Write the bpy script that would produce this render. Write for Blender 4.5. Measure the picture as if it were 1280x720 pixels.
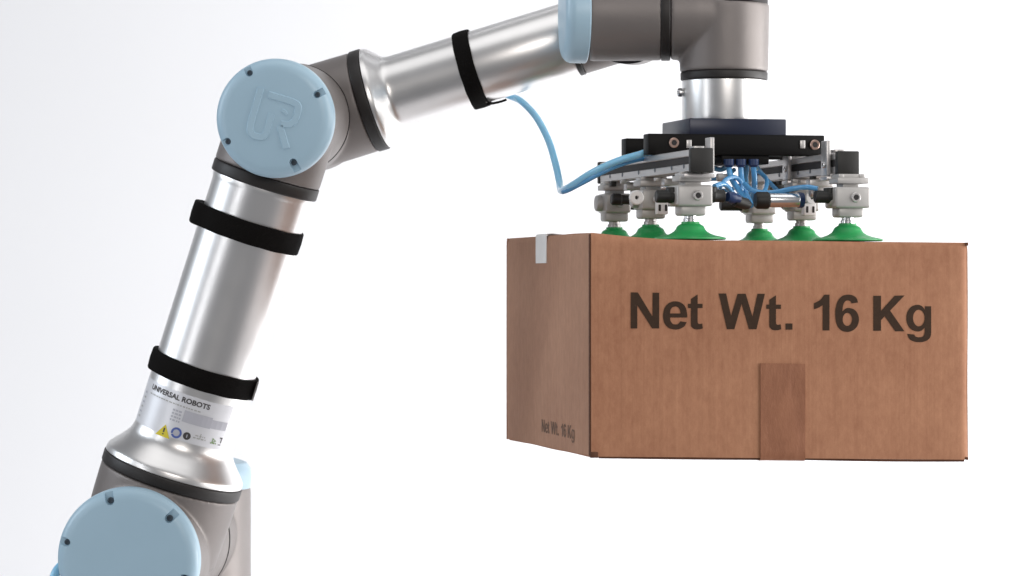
import bpy, bmesh, math, random
from mathutils import Vector, Matrix, noise as mnoise
V = Vector
random.seed(7)
for o in list(bpy.data.objects):
    bpy.data.objects.remove(o)
SC = bpy.context.scene
COL = SC.collection
K = 1225.0            # design units per metre (all shapes below are in these units)
F = 4006.0            # distance from the camera to the plane of the elbow, design units

# ------------------------------------------------------------------ camera
cam = bpy.data.cameras.new('camera')
cam.sensor_width = 36.0
cam.lens = 36.0 * F / 1280.0
cam.clip_start = 0.05
cam.clip_end = 100
camo = bpy.data.objects.new('camera', cam)
camo.location = (0, -F / K, 0)
camo.rotation_euler = (math.radians(90), 0, 0)
COL.objects.link(camo)
SC.camera = camo
cam.dof.use_dof = True
cam.dof.focus_distance = (F - 150) / K
cam.dof.aperture_fstop = 13.0

# ------------------------------------------------------------------ studio light
W = bpy.data.worlds.new('World')
SC.world = W
W.use_nodes = True
W.node_tree.nodes['Background'].inputs['Color'].default_value = (0.93, 0.95, 1.0, 1)
W.node_tree.nodes['Background'].inputs['Strength'].default_value = 0.20


def area(name, loc, target, sx, sy, power, color=(1, 1, 1)):
    l = bpy.data.lights.new(name, 'AREA')
    l.shape = 'RECTANGLE'
    l.size = sx
    l.size_y = sy
    l.energy = power
    l.color = color
    o = bpy.data.objects.new(name, l)
    o.location = loc
    o.rotation_euler = (V(target) - V(loc)).to_track_quat('-Z', 'Y').to_euler()
    COL.objects.link(o)
    return o


area('softbox_right', (2.35, -0.45, 0.4), (0.1, 0.0, 0.0), 1.9, 2.2, 64, (1, 0.985, 0.97))
area('strip_softbox_left', (-2.1, -1.75, 0.35), (-0.25, 0.0, 0.0), 0.20, 2.2, 9, (0.95, 0.97, 1))
area('overhead_softbox', (0.1, -0.6, 2.2), (0.1, 0.0, 0.0), 3.0, 1.6, 18)
area('front_softbox', (0.75, -4.6, 1.3), (0.2, 0.0, 0.0), 1.6, 1.2, 44, (1, 0.95, 0.905))
area('fill_softbox_left', (-2.7, -0.15, 0.9), (0.0, 0.0, -0.1), 1.3, 1.3, 26, (0.84, 0.92, 1))
area('backdrop_light_right', (2.5, 0.75, -0.3), (0.8, 2.1, -0.35), 0.8, 1.4, 74)
area('backdrop_light_top', (0.5, 1.0, 1.8), (0.5, 2.1, 0.0), 2.4, 0.4, 7, (0.96, 0.97, 1))
area('backdrop_light_low', (0.3, 0.95, -1.1), (0.3, 2.1, -0.1), 2.4, 0.4, 9, (0.98, 0.98, 1))

SC.view_settings.view_transform = 'Standard'
SC.view_settings.look = 'None'
SC.view_settings.exposure = 0.0
SC.view_settings.gamma = 1.0
SC.render.engine = 'CYCLES'
SC.cycles.max_bounces = 10

# ------------------------------------------------------------------ materials


def newmat(name):
    m = bpy.data.materials.new(name)
    m.use_nodes = True
    nt = m.node_tree
    return m, nt, nt.nodes['Principled BSDF']


def noise_node(nt, scale, detail=4, vec_scale=None, rough=0.55):
    tc = nt.nodes.new('ShaderNodeTexCoord')
    n = nt.nodes.new('ShaderNodeTexNoise')
    n.inputs['Scale'].default_value = scale
    n.inputs['Detail'].default_value = detail
    n.inputs['Roughness'].default_value = rough
    if vec_scale:
        mp = nt.nodes.new('ShaderNodeMapping')
        mp.inputs['Scale'].default_value = vec_scale
        nt.links.new(tc.outputs['Object'], mp.inputs['Vector'])
        nt.links.new(mp.outputs['Vector'], n.inputs['Vector'])
    else:
        nt.links.new(tc.outputs['Object'], n.inputs['Vector'])
    return n


def mat(name, color, rough=0.5, metal=0.0, bump=0.0, bscale=400, var=0.0, vscale=12, rvar=0.0,
        spec=0.5, coat=0.0, sheen=0.0, trans=0.0, sss=0.0, stretch=None, aniso=0.0):
    m, nt, b = newmat(name)
    b.inputs['Base Color'].default_value = (*color, 1)
    b.inputs['Roughness'].default_value = rough
    b.inputs['Metallic'].default_value = metal
    b.inputs['Specular IOR Level'].default_value = spec
    b.inputs['Coat Weight'].default_value = coat
    b.inputs['Sheen Weight'].default_value = sheen
    b.inputs['Transmission Weight'].default_value = trans
    b.inputs['Anisotropic'].default_value = aniso
    if sss:
        b.inputs['Subsurface Weight'].default_value = sss
        b.inputs['Subsurface Scale'].default_value = 0.01
    if var:
        n = noise_node(nt, vscale, 5, stretch)
        mx = nt.nodes.new('ShaderNodeMix')
        mx.data_type = 'RGBA'
        mx.inputs['A'].default_value = (*[c * (1 - var) for c in color], 1)
        mx.inputs['B'].default_value = (*[min(1, c * (1 + var)) for c in color], 1)
        nt.links.new(n.outputs['Fac'], mx.inputs['Factor'])
        nt.links.new(mx.outputs['Result'], b.inputs['Base Color'])
    if rvar:
        n = noise_node(nt, 35, 5, stretch)
        mr = nt.nodes.new('ShaderNodeMapRange')
        mr.inputs['From Min'].default_value = 0.3
        mr.inputs['From Max'].default_value = 0.7
        mr.inputs['To Min'].default_value = rough - rvar
        mr.inputs['To Max'].default_value = rough + rvar
        nt.links.new(n.outputs['Fac'], mr.inputs['Value'])
        nt.links.new(mr.outputs['Result'], b.inputs['Roughness'])
    if bump:
        n = noise_node(nt, bscale, 3, stretch)
        bp = nt.nodes.new('ShaderNodeBump')
        bp.inputs['Strength'].default_value = bump
        bp.inputs['Distance'].default_value = 0.001
        nt.links.new(n.outputs['Fac'], bp.inputs['Height'])
        nt.links.new(bp.outputs['Normal'], b.inputs['Normal'])
    return m


M = {}
M['alu'] = mat('satin_aluminium', (0.80, 0.785, 0.775), 0.35, 1.0, rvar=0.012, var=0.02, vscale=60)
M['alu_flange'] = mat('turned_aluminium', (0.84, 0.83, 0.82), 0.33, 1.0, rvar=0.02)
M['grey'] = mat('grey_cast_housing', (0.21, 0.187, 0.178), 0.46, 0.35, bump=0.12, bscale=1500, var=0.05, vscale=25, rvar=0.04)
M['blue'] = mat('pale_blue_plastic', (0.385, 0.545, 0.655), 0.36, bump=0.05, bscale=1200, var=0.03, vscale=20, rvar=0.05)
M['rubber'] = mat('black_rubber', (0.013, 0.010, 0.009), 0.50, bump=0.08, bscale=900)
M['velcro'] = mat('black_hook_and_loop', (0.006, 0.005, 0.0045), 0.92, bump=0.9, bscale=1600, spec=0.12)
M['velcro_back'] = mat('grey_strap_underside', (0.22, 0.21, 0.20), 0.8, bump=0.5, bscale=1500)
M['seam'] = mat('dark_seam', (0.02, 0.017, 0.017), 0.7)
M['screw'] = mat('dark_screw_steel', (0.09, 0.115, 0.14), 0.4, 0.5)
M['navy'] = mat('navy_anodised_plate', (0.009, 0.013, 0.034), 0.34, 0.1)
M['black'] = mat('black_anodised_metal', (0.0045, 0.004, 0.004), 0.50, 0.0, bump=0.08, bscale=700, rvar=0.06, spec=0.14)
M['blackplastic'] = mat('black_moulded_plastic', (0.011, 0.010, 0.009), 0.50, bump=0.1, bscale=900)
M['copper'] = mat('bronze_bolt', (0.52, 0.36, 0.30), 0.30, 0.9)
M['rail'] = mat('grey_rail_aluminium', (0.55, 0.53, 0.52), 0.38, 0.75, bump=0.06, bscale=800, var=0.05)
M['block'] = mat('light_grey_fitting', (0.47, 0.455, 0.44), 0.40, 0.25, bump=0.15, bscale=300, var=0.10, vscale=60)
M['whiteplastic'] = mat('white_plastic', (0.80, 0.79, 0.78), 0.4)
M['steel'] = mat('polished_steel', (0.82, 0.82, 0.83), 0.24, 1.0)
M['green'] = mat('green_rubber', (0.020, 0.34, 0.090), 0.42, bump=0.08, bscale=500, var=0.12, vscale=60, sss=0.08)
M['hose'] = mat('light_blue_hose', (0.30, 0.70, 1.0), 0.28, coat=0.3, trans=0.15, sss=0.2)
M['tube'] = mat('blue_pneumatic_tube', (0.11, 0.38, 0.72), 0.22, coat=0.3, trans=0.1)
M['tubecollar'] = mat('blue_release_collar', (0.014, 0.035, 0.11), 0.35)
M['label'] = mat('silver_label_film', (0.80, 0.80, 0.83), 0.36, 0.25, var=0.03, vscale=30)
M['labelink'] = mat('label_print_dark', (0.06, 0.055, 0.055), 0.5)
M['labelgrey'] = mat('label_print_grey', (0.47, 0.465, 0.45), 0.5)
M['labelpale'] = mat('label_print_pale_grey', (0.52, 0.52, 0.57), 0.45, 0.1)
M['yellow'] = mat('label_print_yellow', (0.75, 0.62, 0.04), 0.45)
M['labelblue'] = mat('label_print_blue', (0.10, 0.15, 0.42), 0.45)
M['labelgreen'] = mat('label_print_green', (0.25, 0.36, 0.18), 0.45)
M['ink'] = mat('dark_brown_ink', (0.040, 0.020, 0.010), 0.75, var=0.35, vscale=160, spec=0.25)
M['inkpale'] = mat('faint_brown_ink', (0.175, 0.105, 0.072), 0.75, var=0.5, vscale=120, spec=0.2)
M['backdrop'] = mat('white_studio_paper', (0.70, 0.70, 0.712), 0.9, spec=0.1, var=0.01, vscale=3)


def cardboard(name, base, dark, edge=False):
    m, nt, b = newmat(name)
    L = nt.links
    fibres = noise_node(nt, 170, 6, (1, 1, 0.5), 0.7)
    patches = noise_node(nt, 9, 4)
    speck = noise_node(nt, 900, 2)
    streak = noise_node(nt, 150, 2, (1, 1, 0.012))
    r = nt.nodes.new('ShaderNodeValToRGB')
    r.color_ramp.elements[0].position = 0.36
    r.color_ramp.elements[0].color = (*dark, 1)
    r.color_ramp.elements[1].position = 0.64
    r.color_ramp.elements[1].color = (*base, 1)

    def mad(a, k, c):
        n = nt.nodes.new('ShaderNodeMath')
        n.operation = 'MULTIPLY_ADD'
        L.new(a, n.inputs[0])
        n.inputs[1].default_value = k
        if isinstance(c, float):
            n.inputs[2].default_value = c
        else:
            L.new(c, n.inputs[2])
        return n.outputs[0]
    f = mad(fibres.outputs['Fac'], 0.40, 0.0)
    f = mad(patches.outputs['Fac'], 0.40, f)
    f = mad(streak.outputs['Fac'], 0.12, f)
    f = mad(speck.outputs['Fac'], 0.10, f)
    L.new(f, r.inputs['Fac'])
    L.new(r.outputs['Color'], b.inputs['Base Color'])
    b.inputs['Roughness'].default_value = 0.72
    b.inputs['Specular IOR Level'].default_value = 0.3
    bp = nt.nodes.new('ShaderNodeBump')
    bp.inputs['Strength'].default_value = 0.35
    bp.inputs['Distance'].default_value = 0.0012
    w = mad(streak.outputs['Fac'], 0.8, patches.outputs['Fac'])
    L.new(w, bp.inputs['Height'])
    L.new(bp.outputs['Normal'], b.inputs['Normal'])
    return m


M['card'] = cardboard('brown_corrugated_card', (0.440, 0.214, 0.120), (0.30, 0.128, 0.068))
M['cardside'] = cardboard('tan_card_painted_sheen', (0.450, 0.245, 0.155), (0.320, 0.160, 0.097))  # duller tan of the sides, plus grazing sheen painted into the colour
M['gapdark'] = mat('gap_shade_and_spots', (0.10, 0.04, 0.02), 0.9, var=0.4, vscale=200)  # shade of the carton's gaps painted dark brown; also the corner spots


def tape_mat():
    m, nt, b = newmat('brown_packing_tape')
    n = noise_node(nt, 60, 6, (1, 1, 0.4), 0.7)
    r = nt.nodes.new('ShaderNodeValToRGB')
    r.color_ramp.elements[0].position = 0.32
    r.color_ramp.elements[0].color = (0.235, 0.094, 0.049, 1)
    r.color_ramp.elements[1].position = 0.66
    r.color_ramp.elements[1].color = (0.32, 0.138, 0.075, 1)
    nt.links.new(n.outputs['Fac'], r.inputs['Fac'])
    nt.links.new(r.outputs['Color'], b.inputs['Base Color'])
    b.inputs['Roughness'].default_value = 0.5
    b.inputs['Specular IOR Level'].default_value = 0.3
    bp = nt.nodes.new('ShaderNodeBump')
    bp.inputs['Strength'].default_value = 0.5
    bp.inputs['Distance'].default_value = 0.002
    nt.links.new(n.outputs['Fac'], bp.inputs['Height'])
    nt.links.new(bp.outputs['Normal'], b.inputs['Normal'])
    return m


M['tape'] = tape_mat()
M['cleartape'] = mat('whitish_tape', (0.74, 0.72, 0.70), 0.35, var=0.10, vscale=80)

# ------------------------------------------------------------------ helpers


def build(name, bm, m, parent=None, sharp=35, world=False):
    """Link a bmesh (design units, world axes) as one object with its origin at its centre."""
    me = bpy.data.meshes.new(name)
    bmesh.ops.recalc_face_normals(bm, faces=bm.faces[:])
    cs = [v.co for v in bm.verts]
    lo = V((min(c.x for c in cs), min(c.y for c in cs), min(c.z for c in cs)))
    hi = V((max(c.x for c in cs), max(c.y for c in cs), max(c.z for c in cs)))
    c = (lo + hi) / 2
    for v in bm.verts:
        v.co = (v.co - c) / K
    for f in bm.faces:
        f.smooth = True
    bm.to_mesh(me)
    bm.free()
    me.set_sharp_from_angle(angle=math.radians(sharp))
    me.materials.append(m)
    return place(name, me, c / K, parent)


def wloc(o):
    p = V((0, 0, 0))
    while o:
        p = p + o.location
        o = o.parent
    return p


def place(name, me, loc, parent):
    o = bpy.data.objects.new(name, me)
    COL.objects.link(o)
    if parent:
        o.parent = parent
        o.location = V(loc) - wloc(parent)
    else:
        o.location = loc
    return o


def tag(o, label=None, cat=None, group=None, kind=None):
    if label: o['label'] = label
    if cat: o['category'] = cat
    if group: o['group'] = group
    if kind: o['kind'] = kind
    return o


def empty(name, loc):
    o = bpy.data.objects.new(name, None)
    o.empty_display_size = 0.05
    o.location = V(loc) / K
    COL.objects.link(o)
    return o


def frame(axis, hint=V((0, -1, 0))):
    z = V(axis).normalized()
    x = hint - z * hint.dot(z)
    if x.length < 1e-3:
        x = V((1, 0, 0)) - z * z.x
    x.normalize()
    return x, z.cross(x), z


def lathe(bm, o, axis, prof, seg=72, cap0=True, cap1=True, fn=None):
    """prof: list of (radius, height along axis)."""
    o = V(o)
    x, y, z = frame(axis)
    rings = []
    for r, h in prof:
        ring = []
        for i in range(seg):
            a = 2 * math.pi * i / seg
            rr, hh = (r, h) if fn is None else fn(r, h, a)
            ring.append(bm.verts.new(o + z * hh + (x * math.cos(a) + y * math.sin(a)) * rr))
        rings.append(ring)
    for a, b in zip(rings, rings[1:]):
        for i in range(seg):
            j = (i + 1) % seg
            bm.faces.new((a[i], a[j], b[j], b[i]))
    if cap0: bm.faces.new(rings[0][::-1])
    if cap1: bm.faces.new(rings[-1])
    return bm


def lathe2(bm, p0, p1, prof, **kw):
    """profile heights given as fractions 0..1 between p0 and p1, or absolute when abs"""
    p0, p1 = V(p0), V(p1)
    L = (p1 - p0).length
    return lathe(bm, p0, p1 - p0, [(r, h * L) for r, h in prof], **kw)


def rounded(r, h0, h1, e=2.0, n=3):
    """cylinder profile from h0 to h1 with rounded edges"""
    s = 1 if h1 > h0 else -1
    p = []
    for i in range(n + 1):
        a = math.pi / 2 * i / n
        p.append((r - e + e * math.sin(a), h0 + s * (e - e * math.cos(a))))
    for i in range(n + 1):
        a = math.pi / 2 * i / n
        p.append((r - e + e * math.cos(a), h1 - s * (e - e * math.sin(a))))
    return p


def boxm(bm, c, size, axes=None, bev=0.0, seg=2):
    """box centred at c with full sizes along axes (world axes by default)"""
    c = V(c)
    ax = axes or (V((1, 0, 0)), V((0, 1, 0)), V((0, 0, 1)))
    vs = []
    for k in (-.5, .5):
        for j in (-.5, .5):
            for i in (-.5, .5):
                vs.append(bm.verts.new(c + ax[0] * size[0] * i + ax[1] * size[1] * j + ax[2] * size[2] * k))
    q = [(0, 2, 3, 1), (4, 5, 7, 6), (0, 1, 5, 4), (2, 6, 7, 3), (0, 4, 6, 2), (1, 3, 7, 5)]
    fs = [bm.faces.new([vs[i] for i in f]) for f in q]
    if bev:
        es = list({e for f in fs for e in f.edges})
        bmesh.ops.bevel(bm, geom=es, offset=bev, segments=seg, profile=0.5, affect='EDGES')
    return bm


def catmull(pts, n=10, closed=False):
    P = [V(p) for p in pts]
    out = []
    N = len(P)
    rng = range(N if closed else N - 1)
    for i in rng:
        p1, p2 = P[i], P[(i + 1) % N]
        p0 = P[i - 1] if (i > 0 or closed) else p1 * 2 - p2
        p3 = P[(i + 2) % N] if (i + 2 < N or closed) else p2 * 2 - p1
        for k in range(n):
            t = k / n
            out.append(0.5 * ((2 * p1) + (p2 - p0) * t + (2 * p0 - 5 * p1 + 4 * p2 - p3) * t * t
                              + (3 * p1 - p0 - 3 * p2 + p3) * t ** 3))
    if not closed:
        out.append(P[-1])
    return out


def tube(bm, pts, r, seg=14, smooth=10, fn=None):
    path = catmull(pts, smooth) if smooth else [V(p) for p in pts]
    nrm = None
    rings = []
    for i, p in enumerate(path):
        t = (path[min(i + 1, len(path) - 1)] - path[max(i - 1, 0)]).normalized()
        if nrm is None:
            nrm = t.orthogonal().normalized()
        else:
            nrm = (nrm - t * nrm.dot(t))
            nrm.normalize()
        bn = t.cross(nrm)
        rr = r if fn is None else fn(i / (len(path) - 1))
        rings.append([bm.verts.new(p + (nrm * math.cos(a) + bn * math.sin(a)) * rr)
                      for a in [2 * math.pi * k / seg for k in range(seg)]])
    for a, b in zip(rings, rings[1:]):
        for k in range(seg):
            j = (k + 1) % seg
            bm.faces.new((a[k], a[j], b[j], b[k]))
    bm.faces.new(rings[0][::-1])
    bm.faces.new(rings[-1])
    return bm


def apply_mods(o, sharp=None):
    """Bake the modifiers of object o into its mesh."""
    dg = bpy.context.evaluated_depsgraph_get()
    dg.update()
    me = bpy.data.meshes.new_from_object(o.evaluated_get(dg))
    o.modifiers.clear()
    old = o.data
    o.data = me
    me.name = old.name
    for p in me.polygons:
        p.use_smooth = True
    if sharp:
        me.set_sharp_from_angle(angle=math.radians(sharp))
    if not me.materials:
        me.materials.append(old.materials[0])
    return o


def cast(o, voxel=1.6, it=12):
    """fuse overlapping closed shapes into one casting with soft fillets"""
    md = o.modifiers.new('r', 'REMESH')
    md.mode = 'VOXEL'
    md.voxel_size = voxel / K
    md.use_smooth_shade = True
    s = o.modifiers.new('s', 'SMOOTH')
    s.factor = 0.5
    s.iterations = it
    return apply_mods(o)


# view ray of a pixel of the 1280x720 photograph, used to measure the place
CAMP = V((0, -F, 0))


def ray(px, py):
    return V((px - 640, F, 360 - py))


def at(px, py, d):
    """point seen at (px,py) lying at depth d behind the elbow plane"""
    return V(((px - 640) * (F + d) / F, d, (360 - py) * (F + d) / F))


def hit_plane(px, py, p, n):
    r = ray(px, py)
    t = (p - CAMP).dot(n) / r.dot(n)
    return CAMP + r * t


# ------------------------------------------------------------------ studio backdrop
def backdrop():
    bm = bmesh.new()
    prof = []
    yb, zf, R = 2.1 * K, -1.25 * K, 0.7 * K
    prof.append((-1.1 * K, zf))
    prof.append((yb - R, zf))
    for i in range(1, 13):
        a = math.pi / 2 * i / 12
        prof.append((yb - R + R * math.sin(a), zf + R - R * math.cos(a)))
    prof.append((yb, 1.9 * K))
    xs = [-1.9 * K + i * 0.3 * K for i in range(19)]
    g = [[bm.verts.new((x, y + 6 * math.sin(x / 300.0), z)) for x in xs] for y, z in prof]
    for a, b in zip(g, g[1:]):
        for i in range(len(xs) - 1):
            bm.faces.new((a[i], a[i + 1], b[i + 1], b[i]))
    o = build('studio_backdrop', bm, M['backdrop'], sharp=60)
    tag(o, kind='structure')


backdrop()

# ------------------------------------------------------------------ ROBOT ARM
YAW, TILT = math.radians(6.5), math.radians(3.0)
U = V((math.cos(YAW), -math.sin(YAW), 0))
A0 = V((math.sin(YAW), math.cos(YAW), 0))
WV = V((0, 0, 1)) * math.cos(TILT) - A0 * math.sin(TILT)
A = A0 * math.cos(TILT) + V((0, 0, 1)) * math.sin(TILT)
E0 = at(356, 148, 0)


def PL(px, py, k=0):
    return hit_plane(px, py, E0 + A * k, A)


S0 = PL(186, 684)
KF = 142              # the forearm runs this far behind the upper arm
robot = empty('robot_arm', PL(232, 900, 185))
tag(robot, 'grey and silver jointed robot arm with pale blue round joint caps', 'robot arm')


def ring(name, p0, p1, r, m, e=2.0, parent=robot, seg=96):
    bm = bmesh.new()
    L = (p1 - p0).length
    lathe(bm, p0, p1 - p0, rounded(r, 0, L, e), seg=seg)
    return build(name, bm, m, parent)


def cap(center, axis, R, thick, screws, label=None, edge=13, emboss=None, tilt=None, m='blue'):
    """round joint cover: skirt, rounded shoulder, slightly domed face, screw pockets"""
    bm = bmesh.new()
    prof = [(R - 1.5, 0), (R, 1.5), (R, thick - edge)]
    for i in range(1, 7):
        a = math.pi / 2 * i / 6
        prof.append((R - edge + edge * math.cos(a), thick - edge + edge * 0.92 * math.sin(a)))
    top = prof[-1][1]
    for k in (0.8, 0.6, 0.4, 0.2, 0.02):
        prof.append(((R - edge) * k, top + 1.6 * (1 - k * k)))
    lathe(bm, center, axis, prof, seg=120)
    o = build('joint_cap', bm, M[m], robot, sharp=30)
    x, y, z = frame(axis, V((0, 0, 1)))     # x is up, y is left/right of it
    cut = bmesh.new()
    for ang, rr, rad in screws:
        a = math.radians(ang)
        # screen angle: 0 right, 90 up; as seen from the front
        side = y if y.x > 0 else -y
        c = V(center) + side * math.cos(a) * rr + x * math.sin(a) * rr
        outw = side * math.cos(a) + x * math.sin(a)
        # pocket: round at the screw, running out through the cap's shoulder when close to it
        run = 20 if rr + edge + 2 > R - 3 else 0
        tg = z.cross(outw)
        loop = []
        for q in range(13):
            b = math.pi / 2 + math.pi * q / 12
            loop.append(c + outw * math.cos(b) * rad + tg * math.sin(b) * rad)
        for q in range(13):
            b = -math.pi / 2 + math.pi * q / 12
            loop.append(c + outw * (run + math.cos(b) * rad) + tg * math.sin(b) * rad)
        if not run:
            loop = loop[:13] + loop[14:25]
        lo_ = [cut.verts.new(p + z * (top - 6.5)) for p in loop]
        hi_ = [cut.verts.new(p + z * (top + 20)) for p in loop]
        cut.faces.new(lo_[::-1])
        cut.faces.new(hi_)
        for q in range(len(loop)):
            w_ = (q + 1) % len(loop)
            cut.faces.new((lo_[q], lo_[w_], hi_[w_], hi_[q]))
        s = bmesh.new()
        lathe(s, c + z * (top - 8), z, [(rad * .72, 0), (rad * .72, 3.4), (rad * .45, 3.6), (rad * .40, 2.0), (0.05, 1.9)], seg=20)
        build('cap_screw', s, M['screw'], o)
    if screws:
        co = build('cutter', cut, M[m])
        md = o.modifiers.new('b', 'BOOLEAN')
        md.object = co
        md.operation = 'DIFFERENCE'
        md.solver = 'EXACT'
        bpy.context.view_layer.update()
        apply_mods(o, 30)
        bpy.data.objects.remove(co)
    return o, top


# ---- shoulder housing standing behind the lower joint
SB = S0 + A * 185
up = V((0, 0, 1))
bm = bmesh.new()
top_c = PL(228, 606, 185)
top_c = V((SB.x, SB.y, top_c.z))
lathe(bm, top_c + V((0, 0, -330)), up, [(93, 0), (93, 322), (91.5, 328), (88, 330)], seg=96)
lathe(bm, SB - A * 88, A, rounded(84, 0, 88, 3), seg=96)
o = build('shoulder_housing', bm, M['grey'], robot)
cast(o, 2.0, 10)
bm = bmesh.new()


def capskew(r, h, a):
    return r, h


lathe(bm, top_c + V((0, 0, 0.6)), (up + U * 0.10).normalized(), [(92, -6), (92, 22), (90, 30), (84, 37), (76, 39), (0.1, 41)], seg=96)
build('joint_cap', bm, M['blue'], robot)
tag(bpy.data.objects[-1] if False else robot.children[-1], 'pale blue cap on top of the shoulder, mostly hidden behind the lower joint')

# ---- lower joint of the upper arm
arm_dir = (E0 - S0).normalized()


def axis_pt(px, py):
    """nearest point of the upper arm's axis to what is seen at this pixel"""
    p = PL(px, py)
    return S0 + arm_dir * (p - S0).dot(arm_dir)


r0, r1 = axis_pt(213, 599), axis_pt(217, 585)
bm = bmesh.new()
lathe(bm, S0 - A * 100, A, rounded(85, 0, 195, 2), seg=96)
lathe2(bm, S0, r0, [(87, 0), (89, 0.6), (89.5, 1)], seg=96)
lathe(bm, S0 - A * 94, A, [(86, 0), (86, 6)], seg=96)
o = build('lower_joint_housing', bm, M['grey'], robot)
cast(o, 1.8, 10)
bm = bmesh.new()
lathe(bm, S0 + A * 90, A, [(85.4, 3.6), (85.4, 6.4)], seg=96)
build('seam_ring', bm, M['seam'], robot)
cap(S0 - A * 100, -A, 89, 24, [(105, 76, 5.5), (44, 75, 5.5), (164, 78, 5), (-17, 75, 5.5), (-75, 76, 5.5), (224, 76, 5.5)], edge=15)
ring('rubber_ring', r0, r1, 90.5, M['rubber'])

# ---- upper arm tube with flared foot
TR = 64.0
r2, r3 = axis_pt(330, 231.5), axis_pt(334, 216.8)     # elbow rubber ring
bm = bmesh.new()
L = (r2 - r1).length
prof = [(88.5, 0), (89.5, 1.0)] + [(p.x, p.y) for p in catmull([(89.4, 3, 0), (88, 8, 0), (82.5, 15, 0), (76, 22.5, 0), (70, 30, 0), (66.2, 37, 0), (64.5, 45, 0), (TR, 53, 0)], 5)]
prof += [(TR, L * 0.5), (TR, L - 9), (TR + 0.6, L - 6), (TR + 1.2, L - 1.4), (TR + 1, L)]
lathe(bm, r1, arm_dir, prof, seg=128)
ua = build('upper_arm_tube', bm, M['alu'], robot, sharp=40)
ring('rubber_ring', r2, r3, 68.5, M['rubber'])

# ---- elbow joint, front half
bm = bmesh.new()
lathe(bm, E0 - A * 80, A, rounded(69.5, 0, 155, 2), seg=96)
lathe2(bm, E0, r3, [(68, 0), (68, 1)], seg=96)
o = build('elbow_housing', bm, M['grey'], robot)
cast(o, 1.6, 10)
bm = bmesh.new()
lathe(bm, E0 + A * 72, A, [(69.9, 2.4), (69.9, 5.2)], seg=96)
build('seam_ring', bm, M['seam'], robot)
ecap, etop = cap(E0 - A * 80 + U * 5, -A, 73, 24, [(28, 61, 4.6), (118, 63, 4.6), (206, 64, 4.6), (-66, 59, 4.8)], edge=15)
# raised monogram on the elbow cap: one stroke for each letter
cx, cy, cz = frame(-A, V((0, 0, 1)))
side = cy if cy.x > 0 else -cy
rot = math.radians(-17)
sx = side * math.cos(rot) + cx * math.sin(rot)
sy = -side * math.sin(rot) + cx * math.cos(rot)
ec = E0 + U * 5 - A * (80 + etop + 2.2)


def stroke(pts, w=4.0):
    bm = bmesh.new()
    P = [ec + sx * (p[0] - 0.5) * 62 - sy * (p[1] - 0.5) * 62 for p in pts]
    # flat ribbon with bevelled sides
    n = len(P)
    L0, L1, T0, T1 = [], [], [], []
    for i in range(n):
        d = (P[min(i + 1, n - 1)] - P[max(i - 1, 0)]).normalized()
        s = d.cross(A).normalized()
        zz = A
        L0.append(bm.verts.new(P[i] - s * (w + .7) + zz * 1.6))
        T0.append(bm.verts.new(P[i] - s * (w - .4) - zz * 0.35))
        T1.append(bm.verts.new(P[i] + s * (w - .4) - zz * 0.35))
        L1.append(bm.verts.new(P[i] + s * (w + .7) + zz * 1.6))
    for i in range(n - 1):
        for a, b in ((L0, T0), (T0, T1), (T1, L1), (L1, L0)):
            bm.faces.new((a[i], a[i + 1], b[i + 1], b[i]))
    bm.faces.new((L0[0], T0[0], T1[0], L1[0]))
    bm.faces.new((L0[-1], L1[-1], T1[-1], T0[-1]))
    return build('raised_letter', bm, M['blue'], ecap, sharp=20)


def path2(pts, n=8):
    return [tuple(p)[:2] for p in catmull([(x, y, 0) for x, y in pts], n)]


uu = [(0.10, 0.0), (0.10, 0.3), (0.10, 0.62)] + path2([(0.10, 0.72), (0.13, 0.86), (0.22, 0.93), (0.33, 0.93)], 5)[:-1] + \
     path2([(0.36, 0.93), (0.43, 0.88), (0.45, 0.78), (0.45, 0.66)], 5) + [(0.45, 0.42)]
stroke(uu)
rr = [(0.28, 0.08), (0.5, 0.08), (0.70, 0.08)] + path2([(0.78, 0.08), (0.89, 0.11), (0.93, 0.20), (0.93, 0.32), (0.91, 0.44), (0.84, 0.52), (0.74, 0.55)], 4) + [(0.68, 0.56)]
stroke(rr)
stroke([(0.67, 0.60), (0.80, 0.80), (0.92, 0.99)])
stroke([(0.62, 0.30), (0.70, 0.31), (0.74, 0.36)], 2.2)

# ---- elbow joint, rear half with the forearm stub
EF = E0 + A * KF
fdir = (PL(700, 52.5, KF) - PL(455, 127.5, KF)).normalized()
f0 = PL(455, 127.5, KF)
EF = f0 - fdir * (f0 - EF).dot(fdir)
f1 = f0 + fdir * 15.2
bm = bmesh.new()
lathe(bm, EF - A * (KF - 77.5), A, rounded(67.3, 0, 137, 2.5), seg=96)
lathe2(bm, EF, f0, [(67, 0), (66, 1)], seg=96)
o = build('forearm_joint_housing', bm, M['grey'], robot)
cast(o, 1.6, 10)
ring('rubber_ring', f0, f1, 67.2, M['rubber'])
# forearm tube
FR = 47.2
fw = PL(713, 49.5, KF)
fw = EF + fdir * (fw - EF).dot(fdir)
bm = bmesh.new()
L = (fw - f1).length
prof = [(64.5, 0), (66.2, 1.0)] + [(p.x, p.y) for p in catmull([(66, 3, 0), (64.4, 7, 0), (58.2, 14, 0), (52, 20.5, 0), (48.8, 24.8, 0), (47.6, 29, 0), (FR, 35, 0)], 5)]
prof += [(FR, L * .5), (FR, L - 2), (FR - 1, L)]
lathe(bm, f1, fdir, prof, seg=112)
build('forearm_tube', bm, M['alu'], robot, sharp=40)
fw1 = fw + fdir * 7
ring('rubber_ring', fw, fw1, 49.3, M['rubber'], 1.0)

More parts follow.
